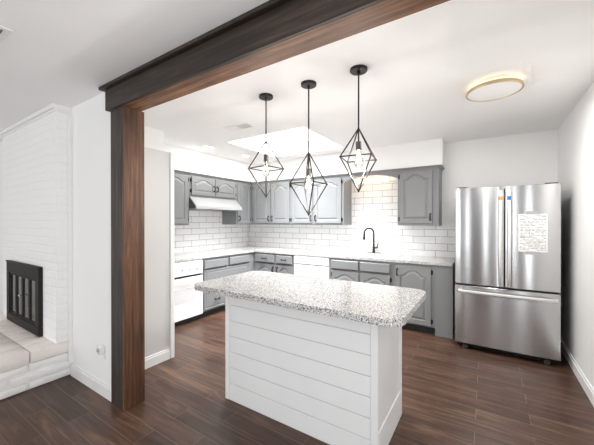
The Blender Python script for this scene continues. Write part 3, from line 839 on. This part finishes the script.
# ------------------------------------------------------------------ pendants
def pendant(x, y, zt, zm, zb, rot, label):
    t = thing('pendant_light', label, 'pendant light', (x, y, zb), 'cage pendants over the island')
    cn = MB().lathe([(.062, ZC), (.062, ZC - .016), (.058, ZC - .020), (.012, ZC - .020), (.011, ZC - .038), (.006, ZC - .042)], (x, y, 0), 28)
    build('canopy', cn, M_dark, t, smooth=True)
    build('rod', MB().tube([(x, y, ZC - .02), (x, y, zt - .005)], .0058, 10), M_dark, t, smooth=True)
    r = .152
    V = [Vector((x + r * math.cos(rot + k * PI / 2), y + r * math.sin(rot + k * PI / 2), zm)) for k in range(4)]
    T, B = Vector((x, y, zt)), Vector((x, y, zb))
    cg = MB()
    for k in range(4):
        for a, b_ in ((T, V[k]), (V[k], B), (V[k], V[(k + 1) % 4])): cg.tube([a, b_], .0050, 8)
    for p in V + [T, B]:
        cg.lathe([(.001, -.007), (.005, -.005), (.007, 0), (.005, .005), (.001, .007)], p, 10)
    build('cage', cg, M_dark, t, smooth=True)
    build('stem', MB().tube([(x, y, zt), (x, y, zm + .115)], .0055, 10), M_dark, t, smooth=True)
    sk_ = build('lamp_socket', MB().lathe([(.006, zm + .122), (.020, zm + .118), (.021, zm + .062), (.017, zm + .058)], (x, y, 0), 18), M_gunmetal, t, smooth=True)
    bp = [(.012, .060), (.014, .045), (.022, .020), (.031, -.010), (.033, -.030), (.028, -.050), (.016, -.064), (.001, -.068)]
    bl = build('bulb', MB().lathe([(a, zm + b_) for a, b_ in bp], (x, y, 0), 20), M_glass, t, smooth=True)
    bl.visible_shadow = True
    fl = MB()
    for k in range(4):
        a = k * PI / 2 + .4
        fl.tube([(x + .006 * math.cos(a), y + .006 * math.sin(a), zm + .030), (x + .011 * math.cos(a), y + .011 * math.sin(a), zm - .035)], .0016, 6)
    fl.tube([(x, y, zm + .058), (x, y, zm + .03)], .004, 6)
    build('filament', fl, M_filament, bl)
    l = bpy.data.lights.new('pendant_lamp', 'POINT'); l.energy = 10.0; l.color = (1.0, .96, .91); l.shadow_soft_size = .03
    o = bpy.data.objects.new('pendant_lamp', l); o.location = (x, y, zm - .10); col.objects.link(o)
A0 = math.radians(32.63)
pendant(-1.620, 2.03, 2.118, 1.877, 1.630, A0 + .10, 'cage pendant light nearest the range hood, leftmost of the three')
pendant(-1.190, 2.03, 1.962, 1.715, 1.468, A0 + .20, 'lowest hanging cage pendant light, between the other two')
pendant(-.775, 2.03, 2.085, 1.870, 1.632, A0 + .38, 'cage pendant light nearest the refrigerator, rightmost of the three')

# ------------------------------------------------------------------ ceiling fittings
rl = thing('ceiling_light', 'round flush ceiling light with a glowing brass ring near the right wall', 'ceiling light', (.046, 2.83, 2.44))
rc = (.046, 2.83, 0)
build('base_plate', MB().lathe([(.145, ZC), (.145, 2.47), (.001, 2.47)], rc, 40), M_white, rl, smooth=True)
build('light_band', MB().lathe([(.145, 2.486), (.184, 2.484), (.186, 2.466), (.145, 2.466)], rc, 48), M_led_warm, rl, smooth=True)['label'] = 'glowing warm band'
build('brass_ring', MB().lathe([(.182, 2.466), (.192, 2.466), (.194, 2.460), (.194, 2.447), (.191, 2.443), (.184, 2.443), (.182, 2.447), (.182, 2.466)], rc, 48), M_brass, rl, smooth=True)
build('diffuser', MB().lathe([(.182, 2.462), (.182, 2.448), (.17, 2.444), (.001, 2.443)], rc, 40), M_led_white, rl, smooth=True)
l = bpy.data.lights.new('ceiling_light_lamp', 'AREA'); l.shape = 'DISK'; l.size = .34; l.energy = 20; l.color = (1, .985, .965)
o = bpy.data.objects.new('ceiling_light_lamp', l); o.location = (.046, 2.83, 2.440); col.objects.link(o)
for (x, y), lb in (((-3.452, 2.986), 'small recessed ceiling downlight over the range wall counter'), ((-3.39, 3.70), 'small recessed ceiling downlight closer to the kitchen corner')):
    d = thing('recessed_downlight', lb, 'downlight', (x, y, ZC), 'recessed downlights')
    build('trim_ring', MB().lathe([(.082, ZC), (.080, ZC - .006), (.062, ZC - .006), (.060, ZC)], (x, y, 0), 28), M_trim, d, smooth=True)
    build('lens', MB().lathe([(.061, ZC), (.061, ZC - .004), (.001, ZC - .004)], (x, y, 0), 28), M_down, d, smooth=True)
    l = bpy.data.lights.new('downlight_lamp', 'AREA'); l.shape = 'DISK'; l.size = .12; l.energy = 6; l.color = (1, .97, .92)
    o = bpy.data.objects.new('downlight_lamp', l); o.location = (x, y, ZC - .010); col.objects.link(o)
def register(name, label, x0, x1, y0, y1, z, gx0, gx1, n):
    r = thing(name, label, 'vent', ((x0 + x1) / 2, (y0 + y1) / 2, z))
    build('face_plate', MB().box(x0, x1, y0, y1, z - .006, z, .002), M_trim, r)
    build('grille_backing', MB().box(gx0, gx1, y0 + .025, y1 - .025, z - .0065, z - .0055), M_gunmetal, r)
    s = MB()
    for k in range(n):
        y = y0 + .03 + (y1 - y0 - .06) * k / (n - 1)
        s.box(gx0, gx1, y - .002, y + .002, z - .012, z - .0065)
    build('louvres', s, M_trim, r)
register('ceiling_vent', 'white ceiling air vent with a dark grille left of the skylight', -2.60, -2.235, 2.45, 2.605, ZC, -2.40, -2.26, 7)
register('ceiling_register', 'white ceiling register cut by the left photo edge in the living room', -2.60, -2.185, .36, .53, ZL, -2.56, -2.215, 8)
